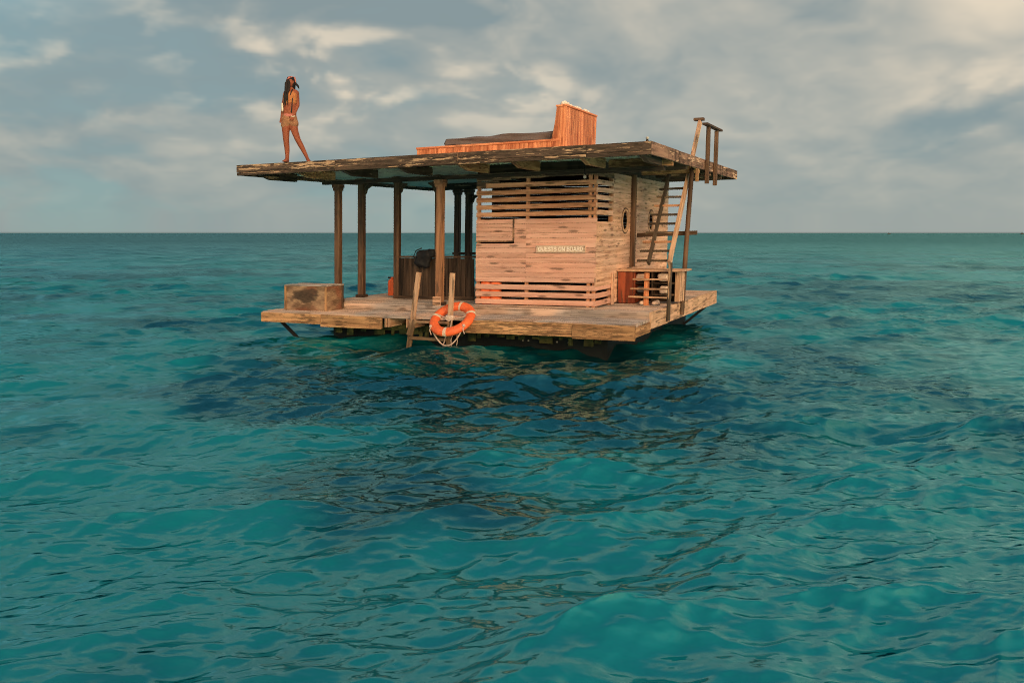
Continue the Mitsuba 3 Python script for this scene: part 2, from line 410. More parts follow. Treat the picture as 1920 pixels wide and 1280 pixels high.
for a, b in (((-6.97, -0.5, -0.27), (-6.22, -0.5, -0.85)), ((-0.05, 4.75, -0.22), (-0.75, 4.75, -0.82)), ((-6.97, 2.6, -0.2), (-6.2, 2.6, -0.85))):
    board('brace', 'm_iron', K, a, b, 0.055, 0.05, (0, 1, 0))

# main deck
K = f'{HOUSE}__deck'
n = 34
for i in range(n):
    v0 = 0.035 + i * (5.07 - 0.035) / n
    cut = rng.uniform(-4.6, -1.6)
    left = -6.55 if v0 > 0.1 else -6.5
    for a, b in ((left + rng.uniform(-0.02, 0.02), cut - 0.004), (cut + 0.004, -0.036)):
        bx('plank', 'm_deck', K, (a, b), (v0 + 0.004, v0 + 0.144), (-0.04, rng.uniform(-0.003, 0.004)), warp=0.002)
for a, b in ((-5.95, -3.9), (-3.893, -1.35), (-1.342, 0.0)):
    bx('front_board', 'm_deck', K, (a, b), (0.0, 0.033), (-0.098, 0.006), warp=0.002)
for a, b in ((-0.01, 1.0), (1.006, 2.9), (2.906, 5.1)):
    bx('side_board', 'm_rail', K, (-0.034, 0.0), (a + 0.0, b), (-0.265, 0.004), warp=0.003)
for vv in (0.5, 1.6, 2.7, 3.8, 4.9):
    bx('joist', 'm_dark', K, (-6.5, -0.05), (vv, vv + 0.07), (-0.25, -0.043))
bx('left_board', 'm_edge', K, (-6.62, -6.585), (0.05, 5.1), (-0.22, 0.0))

# the lower step along the front
K = f'{HOUSE}__step'
for i in range(6):
    v0 = -0.85 + i * 0.14
    cut = (-3.2, -4.4, -2.4, -3.8, -2.9, -4.9)[i]
    for a, b in ((-7.05 + rng.uniform(-0.02, 0.02), cut - 0.005), (cut + 0.005, 0.0 - rng.uniform(0, 0.02))):
        bx('plank', 'm_deck', K, (a, b), (v0 + 0.003, v0 + 0.136), (-0.142, -0.1 + rng.uniform(-0.004, 0.003)), warp=0.002)
bx('front_board', 'm_edge', K, (-7.06, -5.72), (-0.872, -0.842), (-0.292, -0.122), warp=0.003)
bx('front_board', 'm_edge', K, (-5.71, -4.44), (-0.874, -0.842), (-0.318, -0.128), warp=0.004)
bx('front_board', 'm_edge', K, (-2.86, -0.99), (-0.872, -0.842), (-0.325, -0.122), warp=0.003)
bx('front_board', 'm_edge', K, (-0.98, 0.0), (-0.884, -0.842), (-0.345, -0.120), warp=0.003)
bx('lower_lip', 'm_edge', K, (-5.71, -4.44), (-0.892, -0.876), (-0.334, -0.300))
bx('end_board', 'm_edge', K, (-0.03, 0.003), (-0.84, -0.03), (-0.30, -0.145), warp=0.003)
bx('end_board', 'm_edge', K, (-7.07, -7.04), (-0.84, -0.03), (-0.29, -0.145))
for uu in (-4.40, -4.33, -3.97, -3.92, -3.87):                            # sawn ends of the bearers, laid bare where the board is gone
    bx('bearer', 'm_rail', K, (uu, uu + 0.028), (-0.84, -0.1), (-0.30, -0.15), warp=0.003)
for uu in (-6.6, -5.6, -2.5, -1.5, -0.5):
    bx('bearer', 'm_dark', K, (uu, uu + 0.06), (-0.83, 0.4), (-0.29, -0.15))

# cabin walls
CU0, CU1, CV, CVB = -3.25, -1.03, 0.28, 4.84
K = f'{HOUSE}__front_wall'
rows = np.linspace(0.43, 1.505, 14)
for i in range(13):
    a, b = rows[i] + 0.0012, rows[i + 1] - 0.0012
    d = rng.uniform(-0.004, 0.004)
    if b < 1.13:
        bx('plank', 'm_wall', K, (CU0, -2.292), (CV + d, CV + d + 0.022), (a, b), warp=0.001)
    else:
        bx('plank', 'm_wall', K, (-2.515, -2.292), (CV + d, CV + d + 0.022), (a, b), warp=0.001)
    bx('plank', 'm_wall', K, (-2.288, CU1 - 0.002), (CV + d - 0.003, CV + d + 0.02), (a, b), warp=0.001)
for i in range(5):                                                       # the hatch
    h0 = 1.14 + i * 0.073
    bx('hatch_board', 'm_wall', K, (CU0, -2.545), (CV + 0.002, CV + 0.024), (h0, h0 + 0.070), warp=0.001)
bx('hatch_trim', 'm_rough', K, (-2.543, -2.520), (CV - 0.012, CV + 0.02), (1.125, 1.51))
bx('hatch_trim', 'm_rough', K, (CU0, -2.546), (CV - 0.012, CV + 0.02), (1.118, 1.137))
for a, b in ((0.045, 0.13), (0.172, 0.257), (0.30, 0.387)):
    bx('slat', 'm_wall', K, (CU0, CU1 - 0.024), (CV, CV + 0.022), (a, b), warp=0.003)
for i in range(5):
    a = 1.552 + i * 0.1235
    bx('slat', 'm_slat', K, (CU0 + (0.18 if i == 4 else 0), CU1 - 0.024), (CV, CV + 0.022), (a, a + 0.077), warp=0.003)
bx('slat', 'm_rough', K, (CU0, -2.82), (CV + 0.006, CV + 0.026), (2.05, 2.16), warp=0.003)
for i, (a, b) in enumerate(((-3.25, -2.6), (-2.595, -1.95), (-1.945, -1.03))):
    bx('top_board', 'm_rough', K, (a, b), (CV - 0.008 + 0.004 * i, CV + 0.018 + 0.004 * i), (2.175 + 0.012 * i, 2.275), warp=0.004)
for uu in (CU0 + 0.001, -2.32, -1.2, CU1 - 0.078):
    bx('batten', 'm_slat', K, (uu, uu + 0.055), (CV + 0.028, CV + 0.085), (0.0, 2.27))
bx('sill', 'm_deck', K, (CU0, CU1), (CV - 0.1, CV + 0.12), (0.006, 0.026))

K = f'{HOUSE}__side_wall'
hole = [(1.82, 1.465), (3.52, 1.465)]
RAD = 0.178


def side_plank(v0, v1, a, b, mat, d):
    """A plank of the side wall; where a porthole cuts it, it is sawn to the round."""
    cuts = []
    for hv, hw in hole:
        if a < hw + RAD and b > hw - RAD and v0 < hv < v1:
            cuts.append((hv, hw))
    if not cuts:
        bx('plank', mat, K, (CU1 - 0.022 + d, CU1 + d), (v0, v1), (a, b), warp=0.001)
        return
    x = v0
    for hv, hw in cuts:
        m = min(abs(a - hw), abs(b - hw)) if (a - hw) * (b - hw) > 0 else 0.0
        c = math.sqrt(max(RAD ** 2 - m ** 2, 0))
        bx('plank', mat, K, (CU1 - 0.022 + d, CU1 + d), (x, hv - c), (a, b))
        x = hv + c
    bx('plank', mat, K, (CU1 - 0.022 + d, CU1 + d), (x, v1), (a, b))


rows = np.concatenate([np.linspace(0.03, 2.275, 28)])
for i in range(27):
    a, b = rows[i] + 0.0012, rows[i + 1] - 0.0012
    top = b > 1.5
    lowr = b < 0.43
    start = 1.125 if (top or lowr) else CV - 0.002
    for s0, s1 in ((start, 2.27), (2.274, CVB)):
        side_plank(s0, s1, a, b, 'm_side', rng.uniform(-0.003, 0.003))
for a, b in ((0.045, 0.13), (0.172, 0.257), (0.30, 0.387)):
    bx('slat', 'm_wall', K, (CU1 - 0.022, CU1), (CV - 0.002, 1.08), (a, b), warp=0.002)
for i in range(5):
    a = 1.552 + i * 0.1235
    bx('slat', 'm_side', K, (CU1 - 0.022, CU1), (CV - 0.002, 1.12), (a, a + 0.077), warp=0.002)
bx('top_board', 'm_rough', K, (CU1 - 0.024, CU1 + 0.004), (CV - 0.004, 1.12), (2.18, 2.275))
bx('upright', 'm_side', K, (CU1 + 0.004, CU1 + 0.03), (1.08, 1.20), (0.01, 0.56))
bx('batten', 'm_slat', K, (CU1 - 0.085, CU1 - 0.026), (1.1, 1.16), (0.0, 2.27))
for hv, hw in hole:
    pr = f'{K}__porthole' if f'{K}__porthole' not in taken else f'{K}__porthole_001'
    taken.add(pr)
    ang = np.linspace(0, 2 * np.pi, 41)[:-1]
    vv, ff = [], []
    prof = [(0.168, -0.022), (0.168, 0.008), (0.176, 0.013), (0.205, 0.013), (0.212, 0.008), (0.212, -0.004)]
    for t in ang:
        for rr, h in prof:
            vv.append((CU1 + h, hv + rr * math.cos(t), hw + rr * math.sin(t)))
    m = len(prof)
    for i in range(40):
        for j in range(m - 1):
            q = (i * m + j, i * m + j + 1, ((i + 1) % 40) * m + j + 1, ((i + 1) % 40) * m + j)
            ff += [(q[0], q[1], q[2]), (q[0], q[2], q[3])]
    scene[pr] = mikit.ply((world(np.array(vv)), np.array(ff)), 'm_rail', smooth=40)
    shadow_rim = [(CU1 + h, hv + rr * math.cos(t), hw + rr * math.sin(t)) for t in ang for rr, h in ((0.214, 0.004), (0.236, 0.005))]
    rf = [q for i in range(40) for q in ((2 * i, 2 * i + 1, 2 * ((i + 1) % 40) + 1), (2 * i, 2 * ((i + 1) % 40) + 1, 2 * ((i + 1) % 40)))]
    put('shadow_rim', (np.array(shadow_rim), np.array(rf)), 'm_dark', K)  # flat dark ring, painted shadow line round the porthole
bx('dark_post', 'm_post', HOUSE, (CU1 + 0.006, CU1 + 0.09), (2.12, 2.21), (0.62, 2.30))

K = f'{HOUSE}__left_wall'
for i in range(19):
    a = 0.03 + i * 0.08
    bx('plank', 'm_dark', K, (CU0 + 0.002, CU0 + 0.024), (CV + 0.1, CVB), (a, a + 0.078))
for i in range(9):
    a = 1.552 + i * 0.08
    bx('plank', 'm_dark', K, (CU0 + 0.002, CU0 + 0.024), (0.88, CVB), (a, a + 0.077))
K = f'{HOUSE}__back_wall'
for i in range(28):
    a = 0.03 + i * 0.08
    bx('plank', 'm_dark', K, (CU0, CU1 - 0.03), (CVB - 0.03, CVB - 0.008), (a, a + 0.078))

for nm, u, v in (('side_wall', (CU1 - 0.024, CU1 - 0.002), (CV + 0.03, CVB)), ('left_wall', (CU0 + 0.002, CU0 + 0.024), (CV + 0.03, CVB)), ('back_wall', (CU0 + 0.03, CU1 - 0.03), (CVB - 0.03, CVB - 0.008)), ('front_wall', (CU0, CU1 - 0.026), (CV + 0.03, CV + 0.05))):
    bx('top_plate', 'm_dark', f'{HOUSE}__{nm}', u, v, (2.277, 2.444))

bx('added_dark_ceiling', 'm_dark', f'{HOUSE}__roof', (CU0 + 0.03, CU1 - 0.03), (CV + 0.06, CVB - 0.04), (2.42, 2.438))  # dark sheet added under the lit ceiling boards to keep the slat gaps dim

# roof
RU0, RU1, RV0, RV1, RW0, RW1 = -7.49, 0.20, -1.0, 5.85, 2.365, 2.55
K = f'{HOUSE}__roof'
put('slab', trimesh.creation.box(bounds=[[RU0 + 0.04, RV0 + 0.04, 2.475], [RU1 - 0.04, RV1 - 0.04, 2.532]]), 'm_deck', K, uv=None)
for i, (a, b) in enumerate(((RU0, -5.31), (-5.30, -2.93), (-2.92, -0.78), (-0.77, RU1))):
    bx('fascia_board', 'm_fascia', K, (a, b), (RV0 - 0.002 * (i % 2), RV0 + 0.034), (RW0 + 0.055, RW1), warp=0.002)
    bx('fascia_lip', 'm_fascia', K, (a, b), (RV0 + 0.006, RV0 + 0.05), (RW0 - 0.004 * (i % 2), RW0 + 0.053), warp=0.003)
for i, (a, b) in enumerate(((RV0, 0.65), (0.655, 2.6), (2.605, 4.3), (4.305, RV1))):
    bx('fascia_board', 'm_fascia_side', K, (RU1 - 0.036, RU1), (a + (0.036 if i == 0 else 0), b), (RW0, RW1 + 0.002), warp=0.002)
bx('fascia_board', 'm_fascia', K, (RU0, RU0 + 0.034), (RV0 + 0.052, RV1), (RW0, RW1))
bx('fascia_board', 'm_fascia', K, (RU0 + 0.036, RU1 - 0.038), (RV1 - 0.034, RV1), (RW0, RW1))
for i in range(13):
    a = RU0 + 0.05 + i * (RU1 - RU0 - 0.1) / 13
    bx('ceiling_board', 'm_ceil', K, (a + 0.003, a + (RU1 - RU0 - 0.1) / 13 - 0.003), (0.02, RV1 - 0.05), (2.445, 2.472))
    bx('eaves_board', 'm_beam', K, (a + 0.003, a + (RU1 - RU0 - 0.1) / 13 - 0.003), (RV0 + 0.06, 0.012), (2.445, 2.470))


def joist(u, va, vb, deep=0.15, wd=0.075, mat='m_beam', taper=0.38):
    """A joist of the roof, its free end cut back underneath."""
    t, b = 2.443, 2.443 - deep
    poly = [(va, t), (vb, t), (vb, b), (va + taper, b), (va, t - 0.055)]
    boards[0] += 1
    off = 10.0 * boards[0]
    V, Fc, U = [], [], []
    for sx in (0, 1):
        k = len(V)
        V += [(u + (sx - 0.5) * wd, y, z) for y, z in poly]
        U += [(y, off + z - 2.4) for y, z in poly]
        tri = [(0, 4, 3), (0, 3, 1), (1, 3, 2)]
        Fc += [tuple(k + q for q in (x if sx == 0 else x[::-1])) for x in tri]
    for i in range(5):
        j = (i + 1) % 5
        k = len(V)
        V += [(u - wd / 2, *poly[i]), (u + wd / 2, *poly[i]), (u + wd / 2, *poly[j]), (u - wd / 2, *poly[j])]
        U += [(poly[i][0], off), (poly[i][0], off + wd), (poly[j][0] + 0.1, off + wd), (poly[j][0] + 0.1, off)]
        Fc += [(k, k + 2, k + 1), (k, k + 3, k + 2)]
    put('joist', (np.array(V), np.array(Fc)), mat, K, uv=np.array(U))


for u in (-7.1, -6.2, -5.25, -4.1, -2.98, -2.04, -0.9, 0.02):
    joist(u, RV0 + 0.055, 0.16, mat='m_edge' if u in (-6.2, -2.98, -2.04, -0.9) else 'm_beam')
for v0 in (0.17,):
    bx('beam', 'm_beam', K, (-6.55, 0.12), (v0, v0 + 0.16), (2.275, 2.29 + 0.002), cham=0.004)
    bx('beam', 'm_beam', K, (-6.5, 0.08), (v0 + 0.02, v0 + 0.14), (2.22 if v0 < 1 else 2.24, 2.2735))
bx('beam', 'm_beam', K, (-6.5, CU0), (2.2, 2.28), (2.39, 2.443))
bx('beam', 'm_beam', K, (-6.5, 0.08), (4.56, 4.68), (2.30, 2.443))
for v0 in (0.42, 1.35, 2.32, 3.3, 4.3):                                   # short rafters of the right eaves
    bx('outrigger', 'm_edge' if v0 in (0.42, 2.32) else 'm_beam', K, (-0.9, 0.16), (v0, v0 + 0.07), (2.30, 2.44))
put('light_bulb', trimesh.creation.icosphere(2, 0.028).apply_translation([-1.12, -0.1, 2.145]), 'm_globe', smooth=True)
tag('light_bulb', 'small bare white light bulb hanging under the roof eaves above the slatted wall', 'light bulb')
board('cord', 'm_iron', 'light_bulb', (-1.12, -0.1, 2.17), (-1.12, -0.1, 2.445), 0.012, 0.012, (1, 0, 0))


# posts of the porch
def post(u, v, w0, w1, s, mat, plate=True, bracket=None):
    k = numbered(f'{HOUSE}__post')
    vv, ff, q = prism((u, v, w0), (u, v, w1), s, s, (1, 0, 0), cham=0.012)
    scene[k] = mikit.ply((world(vv), ff), mat, uv=q)
    bx('capital', mat, k, (u - s * 0.72, u + s * 0.72), (v - s * 0.72, v + s * 0.72), (w1 - 0.07, w1 - 0.004))
    bx('capital', mat, k, (u - s * 0.60, u + s * 0.60), (v - s * 0.60, v + s * 0.60), (w1 - 0.125, w1 - 0.072))
    if plate:
        bx('base_plate', 'm_dark', k, (u - s * 0.72, u + s * 0.72), (v - s * 0.72, v + s * 0.72), (w0 - 0.002, w0 + 0.06))
    for sg in ((bracket,) if bracket else ()):
        pts = [(0.0, -0.12), (0.0, -0.34), (0.05, -0.30), (0.075, -0.22), (0.16, -0.17), (0.17, -0.14)]
        poly = trimesh.creation.extrude_polygon(__import__('shapely').Polygon([(sg * (s / 2 + x), y) for x, y in pts]), 0.04)
        vx = poly.vertices
        poly.vertices = np.stack([u + vx[:, 0], v - 0.02 + vx[:, 2], w1 + vx[:, 1]], 1)
        put('bracket', poly, 'm_beam', k)


WT = 2.222
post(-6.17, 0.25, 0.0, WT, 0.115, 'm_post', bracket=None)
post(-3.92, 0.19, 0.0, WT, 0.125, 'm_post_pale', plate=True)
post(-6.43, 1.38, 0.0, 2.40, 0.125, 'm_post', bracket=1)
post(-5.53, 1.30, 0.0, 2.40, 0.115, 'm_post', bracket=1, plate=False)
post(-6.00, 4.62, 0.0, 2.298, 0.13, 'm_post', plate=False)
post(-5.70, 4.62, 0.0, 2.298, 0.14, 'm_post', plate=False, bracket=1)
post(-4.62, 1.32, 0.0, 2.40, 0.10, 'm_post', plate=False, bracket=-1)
bx('batten', 'm_rail', f'{HOUSE}__post_001', (-4.0, -3.84), (0.08, 0.115), (0.0, 0.16))

# dark board fence round the stair hatch
K = f'{HOUSE}__fence'
uu = -5.47
while uu < -3.82:
    w = rng.uniform(0.10, 0.135)
    bx('plank', 'm_dark', K, (uu, min(uu + w - 0.004, -3.80)), (1.26, 1.285), (0.02, 0.80 + rng.uniform(-0.006, 0.006)), warp=0.002)
    uu += w
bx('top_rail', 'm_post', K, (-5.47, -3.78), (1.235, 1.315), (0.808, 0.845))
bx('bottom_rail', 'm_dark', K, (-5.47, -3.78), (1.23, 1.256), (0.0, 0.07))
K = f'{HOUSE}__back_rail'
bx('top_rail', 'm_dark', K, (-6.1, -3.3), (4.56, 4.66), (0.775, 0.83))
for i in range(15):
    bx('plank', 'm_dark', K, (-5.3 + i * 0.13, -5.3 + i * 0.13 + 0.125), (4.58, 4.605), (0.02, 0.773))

# ladder at the right side
K = f'{HOUSE}__ladder'
LB, LT = np.array([-0.05, 1.21, 0.72]), np.array([-0.05, 3.22, 3.33])
board('rail', 'm_rail', K, LB, LT, 0.135, 0.05, (0, 1, -0.9))
lb = LB + [-0.36, 0.0, 0.0]
tl = (2.44 - 0.72) / (3.33 - 0.72)
board('rail', 'm_beam', K, lb, lb + (LT - LB) * (tl + 0.02), 0.10, 0.045, (0, 1, -0.9))
board('rail_foot', 'm_daybed', K, (-0.44, 1.24, 0.0), (-0.44, 1.24, 0.56), 0.085, 0.035, (1, 0, 0))
board('rail_foot', 'm_beam', K, (0.03, 0.93, -0.22), (0.03, 1.0, 0.745), 0.08, 0.05, (0, 1, 0))
ys = [0.15, 0.29, 0.45, 0.60]
for i, w in enumerate(ys):
    uL = -0.74 + 0.035 * i
    bx('rung', 'm_rail', K, (uL, -0.0), (1.165, 1.21), (w - 0.014, w + 0.014), warp=0.004)
for i in range(10):
    w = 0.775 + i * 0.157
    c = LB + (LT - LB) * ((w - 0.72) / (3.33 - 0.72))
    uL = -0.62 + 0.012 * i
    bx('rung', 'm_slat' if i % 4 == 2 else 'm_beam', K, (uL, -0.03), (c[1] - 0.025, c[1] + 0.02), (w - 0.02, w + 0.02), warp=0.004)
bx('block', 'm_post', K, (-0.16, 0.02), (3.14, 3.29), (3.335, 3.385))
vv, ff = tube([(0.03, 1.885, -0.21), (0.03, 2.06, 1.0), (0.045, 2.26, 2.38)], 0.043, 10)
put('pole', (vv, ff), 'm_post', HOUSE, smooth=True, uv=np.stack([vv[:, 2], 10.0 * 9001 + 0 * vv[:, 2]], 1))
board('crossbar', 'm_post', HOUSE, (-0.93, 2.25, 1.2), (0.17, 2.27, 1.235), 0.075, 0.045, (0, 0, 1))
K = f'{HOUSE}__handrail'
for v in (2.6, 3.32):
    bx('post', 'm_post', K, (RU1 + 0.008, RU1 + 0.078), (v - 0.035, v + 0.035), (2.12, 3.135))
board('top_rail', 'm_post', K, (RU1 + 0.05, 2.25, 3.155), (RU1 + 0.05, 3.62, 3.17), 0.10, 0.035, (1, 0, 0))
board('cleat', 'm_edge', K, (0.23, 1.86, 2.12), (0.23, 1.86, 2.34), 0.08, 0.05, (0, 1, 0))

# swimming ladder on the front
K = f'{HOUSE}__swim_ladder'
board('rail', 'm_rail_wet', K, (-3.895, -0.943, -0.92), (-3.69, -0.90, 0.64), 0.085, 0.045, (1, 0, 0))
board('rail', 'm_rail_wet', K, (-3.112, -0.943, -0.92), (-3.055, -0.90, 0.635), 0.085, 0.045, (1, 0, 0))
board('rung', 'm_rail_wet', K, (-3.83, -0.95, -0.445), (-3.1, -0.95, -0.45), 0.05, 0.05, (0, 0, 1))
board('rung', 'm_rail_wet', K, (-3.80, -0.95, -0.17), (-3.1, -0.95, -0.17), 0.04, 0.04, (0, 0, 1))
board('cleat', 'm_rail_wet', K, (-3.82, -0.975, -0.40), (-3.74, -0.965, -0.13), 0.11, 0.03, (1, 0, 0))

# ------------------------------------------------------------------ things on the house
# sign
bx('sign', 'm_sign', None, (-2.09, -1.215), (CV - 0.034, CV - 0.008), (0.93, 1.055))
tag('sign', 'small wooden plank sign with pale capital lettering GUESTS ON BOARD on the cabin wall', 'sign')
tm = meshkit.text_mesh('GUESTS ON BOARD', 0.068, 0.005, bold=True)
vx = tm.vertices
wd = vx[:, 0].max() - vx[:, 0].min()
tm.vertices = np.stack([-2.05 + (vx[:, 0] - vx[:, 0].min()) * (0.80 / wd), CV - 0.035 - vx[:, 2], 0.958 + vx[:, 1]], 1)
tm.faces = tm.faces
put('lettering', tm, 'm_letter', 'sign')


# life ring
RC, RR, Rr, RTILT = np.array([-3.075, -0.86, -0.115]), 0.308, 0.075, math.radians(37)


def ring_pt(a, r=None, out=0.0):
    """A point of the ring's centre line (angle a in its own plane), or r from its centre and 'out' off the plane."""
    r = RR if r is None else r
    e = np.array([0, math.cos(RTILT), math.sin(RTILT)])
    return RC + r * math.cos(a) * np.array([1.0, 0, 0]) + r * math.sin(a) * e + out * np.array([0, -math.sin(RTILT), math.cos(RTILT)])


def ring_mesh(r, a0, a1, n, sides):
    cl = abs(a1 - a0) > 6.28
    V, Fc = [], []
    for a in np.linspace(a0, a1, n, endpoint=not cl):
        V += [ring_pt(a, RR + 1.08 * r * math.cos(b), 0.88 * r * math.sin(b)) for b in np.arange(sides) * 2 * np.pi / sides]
    for i in range(n if cl else n - 1):
        for j in range(sides):
            q = (i * sides + j, i * sides + (j + 1) % sides, ((i + 1) % n) * sides + (j + 1) % sides, ((i + 1) % n) * sides + j)
            Fc += [(q[0], q[2], q[1]), (q[0], q[3], q[2])]
    return np.array(V), np.array(Fc)


put('life_ring', ring_mesh(Rr, 0, 2 * np.pi, 64, 18), 'm_orange', smooth=True)
tag('life_ring', 'orange life ring with pale bands slung over a post of the swim ladder', 'life ring')
for a in (22, 82, 176, 274):
    put('band', ring_mesh(Rr + 0.004, math.radians(a - 4.5), math.radians(a + 4.5), 9, 18), 'm_band', 'life_ring', smooth=True)


def sag(a, b, drop, n=18, wob=0.0):
    a, b = np.array(a, float), np.array(b, float)
    t = np.linspace(0, 1, n)[:, None]
    p = a + (b - a) * t
    p[:, 2] -= (drop * 4 * t * (1 - t))[:, 0]
    p[:, 0] += wob * np.sin(9 * t[:, 0])
    return p


ga, gb = ring_pt(math.radians(222), RR + 0.06, 0.05), ring_pt(math.radians(328), RR + 0.06, 0.05)
put('grab_line', tube(sag(ga, gb, 0.32, 22), 0.012, 6), 'm_rope', 'life_ring', smooth=True)
put('grab_line', tube(sag(ring_pt(math.radians(172), RR - 0.05, 0.06), ring_pt(math.radians(8), RR - 0.05, 0.06), 0.07, 14, 0.01), 0.0085, 6), 'm_rope', 'life_ring', smooth=True)
for c in (ga, gb):
    put('knot', lumpy(manifold3d.Manifold.sphere(0.03, 12).translate([float(q) for q in c]), 0.02, 0.008, 40), 'm_rope', 'life_ring', smooth=True)
    put('tail', tube([c, c + [0.0, -0.03, -0.06], c + [0.03, -0.03, -0.13]], 0.008, 6), 'm_rope', 'life_ring', smooth=True)
put('rope', tube(np.vstack([sag((-3.13, -0.985, -0.10), (-3.01, -0.985, -0.10), 0.03, 6), [(-3.03, -0.99, -0.22), (-3.11, -0.99, -0.34), (-3.14, -0.99, -0.45), (-3.18, -0.99, -0.57), (-3.21, -0.99, -0.92)]]), 0.009, 6), 'm_rope', smooth=True)
tag('rope', 'thin pale rope tied to the swim ladder and trailing into the sea', 'rope')
put('loose_loop', tube([(-2.98, -1.0, -0.34), (-3.02, -1.0, -0.44), (-3.01, -1.0, -0.53), (-2.97, -1.0, -0.56), (-2.92, -1.0, -0.54), (-2.90, -1.0, -0.46), (-2.91, -1.0, -0.35)], 0.007, 6), 'm_rope', 'rope', smooth=True)
put('lashing', lumpy(rounded((-3.08, -0.92, -0.09), (0.14, 0.11, 0.09), 0.03), 0.02, 0.012, 30), 'm_rope', 'rope', smooth=True)

# old chest on the step
cu0, cu1, cv0, cv1, cw0, cw1 = -6.76, -5.83, -0.56, -0.06, -0.096, 0.345
V, Fc, U = [], [], []
faces = [((cu0, cv0), (cu1, cv0)), ((cu1, cv0), (cu1, cv1)), ((cu1, cv1), (cu0, cv1)), ((cu0, cv1), (cu0, cv0))]
for i, (a, b) in enumerate(faces):
    n0 = len(V)
    L = math.dist(a, b)
    V += [(*a, cw0), (*b, cw0), (*b, cw1), (*a, cw1)]
    o = 0 if i == 0 else 3.0
    U += [(o, 0), (o + L, 0), (o + L, cw1 - cw0), (o, cw1 - cw0)]
    Fc += [(n0, n0 + 1, n0 + 2), (n0, n0 + 2, n0 + 3)]
n0 = len(V)
V += [(cu0, cv0, cw1), (cu1, cv0, cw1), (cu1, cv1, cw1), (cu0, cv1, cw1)]
U += [(5, 0), (6, 0), (6, 1), (5, 1)]
Fc += [(n0, n0 + 1, n0 + 2), (n0, n0 + 2, n0 + 3)]
put('wooden_chest', (np.array(V), np.array(Fc)), 'm_chest', uv=np.array(U))
tag('wooden_chest', 'stained old wooden chest with dark blotch standing at the left end of the step', 'chest')
for i in range(4):
    bx('lid_board', 'm_deck', 'wooden_chest', (cu0 - 0.012, cu1 + 0.012), (cv0 - 0.012 + i * 0.131, cv0 + 0.116 + i * 0.131), (cw1 + 0.003, cw1 + 0.026), warp=0.002)
bx('corner_strip', 'm_edge', 'wooden_chest', (cu0 - 0.014, cu0 + 0.03), (cv0 - 0.014, cv0 - 0.002), (cw0 + 0.01, cw1))
bx('corner_strip', 'm_dark', 'wooden_chest', (cu1 + 0.002, cu1 + 0.015), (cv1 - 0.05, cv1), (cw0 + 0.03, cw1))
bx('corner_strip', 'm_edge', 'wooden_chest', (cu1 - 0.03, cu1 + 0.012), (cv0 - 0.013, cv0 - 0.002), (cw0 + 0.01, cw1))

# black bag hung over the fence
body = manifold3d.Manifold.batch_hull([manifold3d.Manifold.sphere(r, 14).translate(list(c)) for c, r in
       (((-4.94, 1.17, 0.86), 0.09), ((-4.74, 1.17, 0.90), 0.09), ((-4.95, 1.15, 0.72), 0.08), ((-4.76, 1.15, 0.70), 0.08), ((-4.85, 1.16, 0.93), 0.07))])
put('black_bag', lumpy(body, 0.03, 0.05, 7, 4), 'm_black', smooth=True)
tag('black_bag', 'crumpled black bag hanging over the top rail of the dark fence', 'bag')
put('strap', tube([(-4.98, 1.12, 0.74), (-5.03, 1.10, 0.84), (-5.0, 1.14, 0.95), (-4.9, 1.2, 1.0)], 0.012, 6), 'm_black', 'black_bag', smooth=True)
put('flap', lumpy(rounded((-4.66, 1.16, 0.90), (0.14, 0.12, 0.15), 0.04), 0.03, 0.03, 9, 6), 'm_black', 'black_bag', smooth=True)

# orange canister behind the left posts
prof = np.array([(0, 0.0), (0.085, 0.0), (0.09, 0.02), (0.09, 0.28), (0.07, 0.33), (0.03, 0.345), (0.03, 0.38), (0, 0.38)])
can = trimesh.creation.revolve(prof, sections=20)
can.apply_translation([-6.10, 2.0, 0.004])
put('orange_canister', can, 'm_orange', smooth=35)
tag('orange_canister', 'small orange canister standing on the deck beside the dark fence', 'canister')
put('spout', trimesh.creation.box(extents=(0.08, 0.03, 0.03)).apply_translation([-6.16, 2.0, 0.37]), 'm_iron', 'orange_canister')

# life vests stored behind the lower slats
for i, (u0, v0, w0) in enumerate(((-3.10, 0.385, 0.24), (-2.90, 0.385, 0.235))):
    b = rounded((u0, v0, w0), (0.19, 0.13, 0.44), 0.05)
    k = put('life_vest', lumpy(b, 0.04, 0.02, 8, i), 'm_vest', smooth=True)
    tag(k, ('bright orange life vest behind the lower slats, nearer the porch', 'bright orange life vest behind the lower slats, farther from the porch')[i], 'life vest')
    bx('strap', 'm_band', k, (u0 - 0.07, u0 + 0.07), (v0 - 0.085, v0 - 0.074), (w0 - 0.02, w0 + 0.02))

# cabinet under the ladder
C0, C1, D0, D1 = -1.0, 0.07, 1.42, 1.86
KB = 'open_cabinet'
tag(KB, 'low red-brown wooden cabinet with open shelves standing under the ladder', 'cabinet')
bx('door_panel', 'm_red', KB, (C0, C0 + 0.135), (D0 - 0.02, D0 + 0.004), (0.02, 0.565), warp=0.001)
bx('door_panel', 'm_red', KB, (C0 + 0.14, C0 + 0.27), (D0 - 0.02, D0 + 0.004), (0.02, 0.565), warp=0.001)
bx('top_board', 'm_rail', KB, (C0 - 0.02, C1 + 0.06), (D0 - 0.05, D0 + 0.2), (0.572, 0.60), warp=0.001)
bx('top_board', 'm_rail', KB, (C0 - 0.02, C1 + 0.06), (D0 + 0.205, D1 + 0.25), (0.572, 0.60), warp=0.001)
bx('side_panel', 'm_red', KB, (C0 + 0.272, C0 + 0.295), (D0 + 0.006, D1), (0.02, 0.568))
bx('side_panel', 'm_rail', KB, (C1 - 0.09, C1), (D0 + 0.1, D1), (0.05, 0.57))
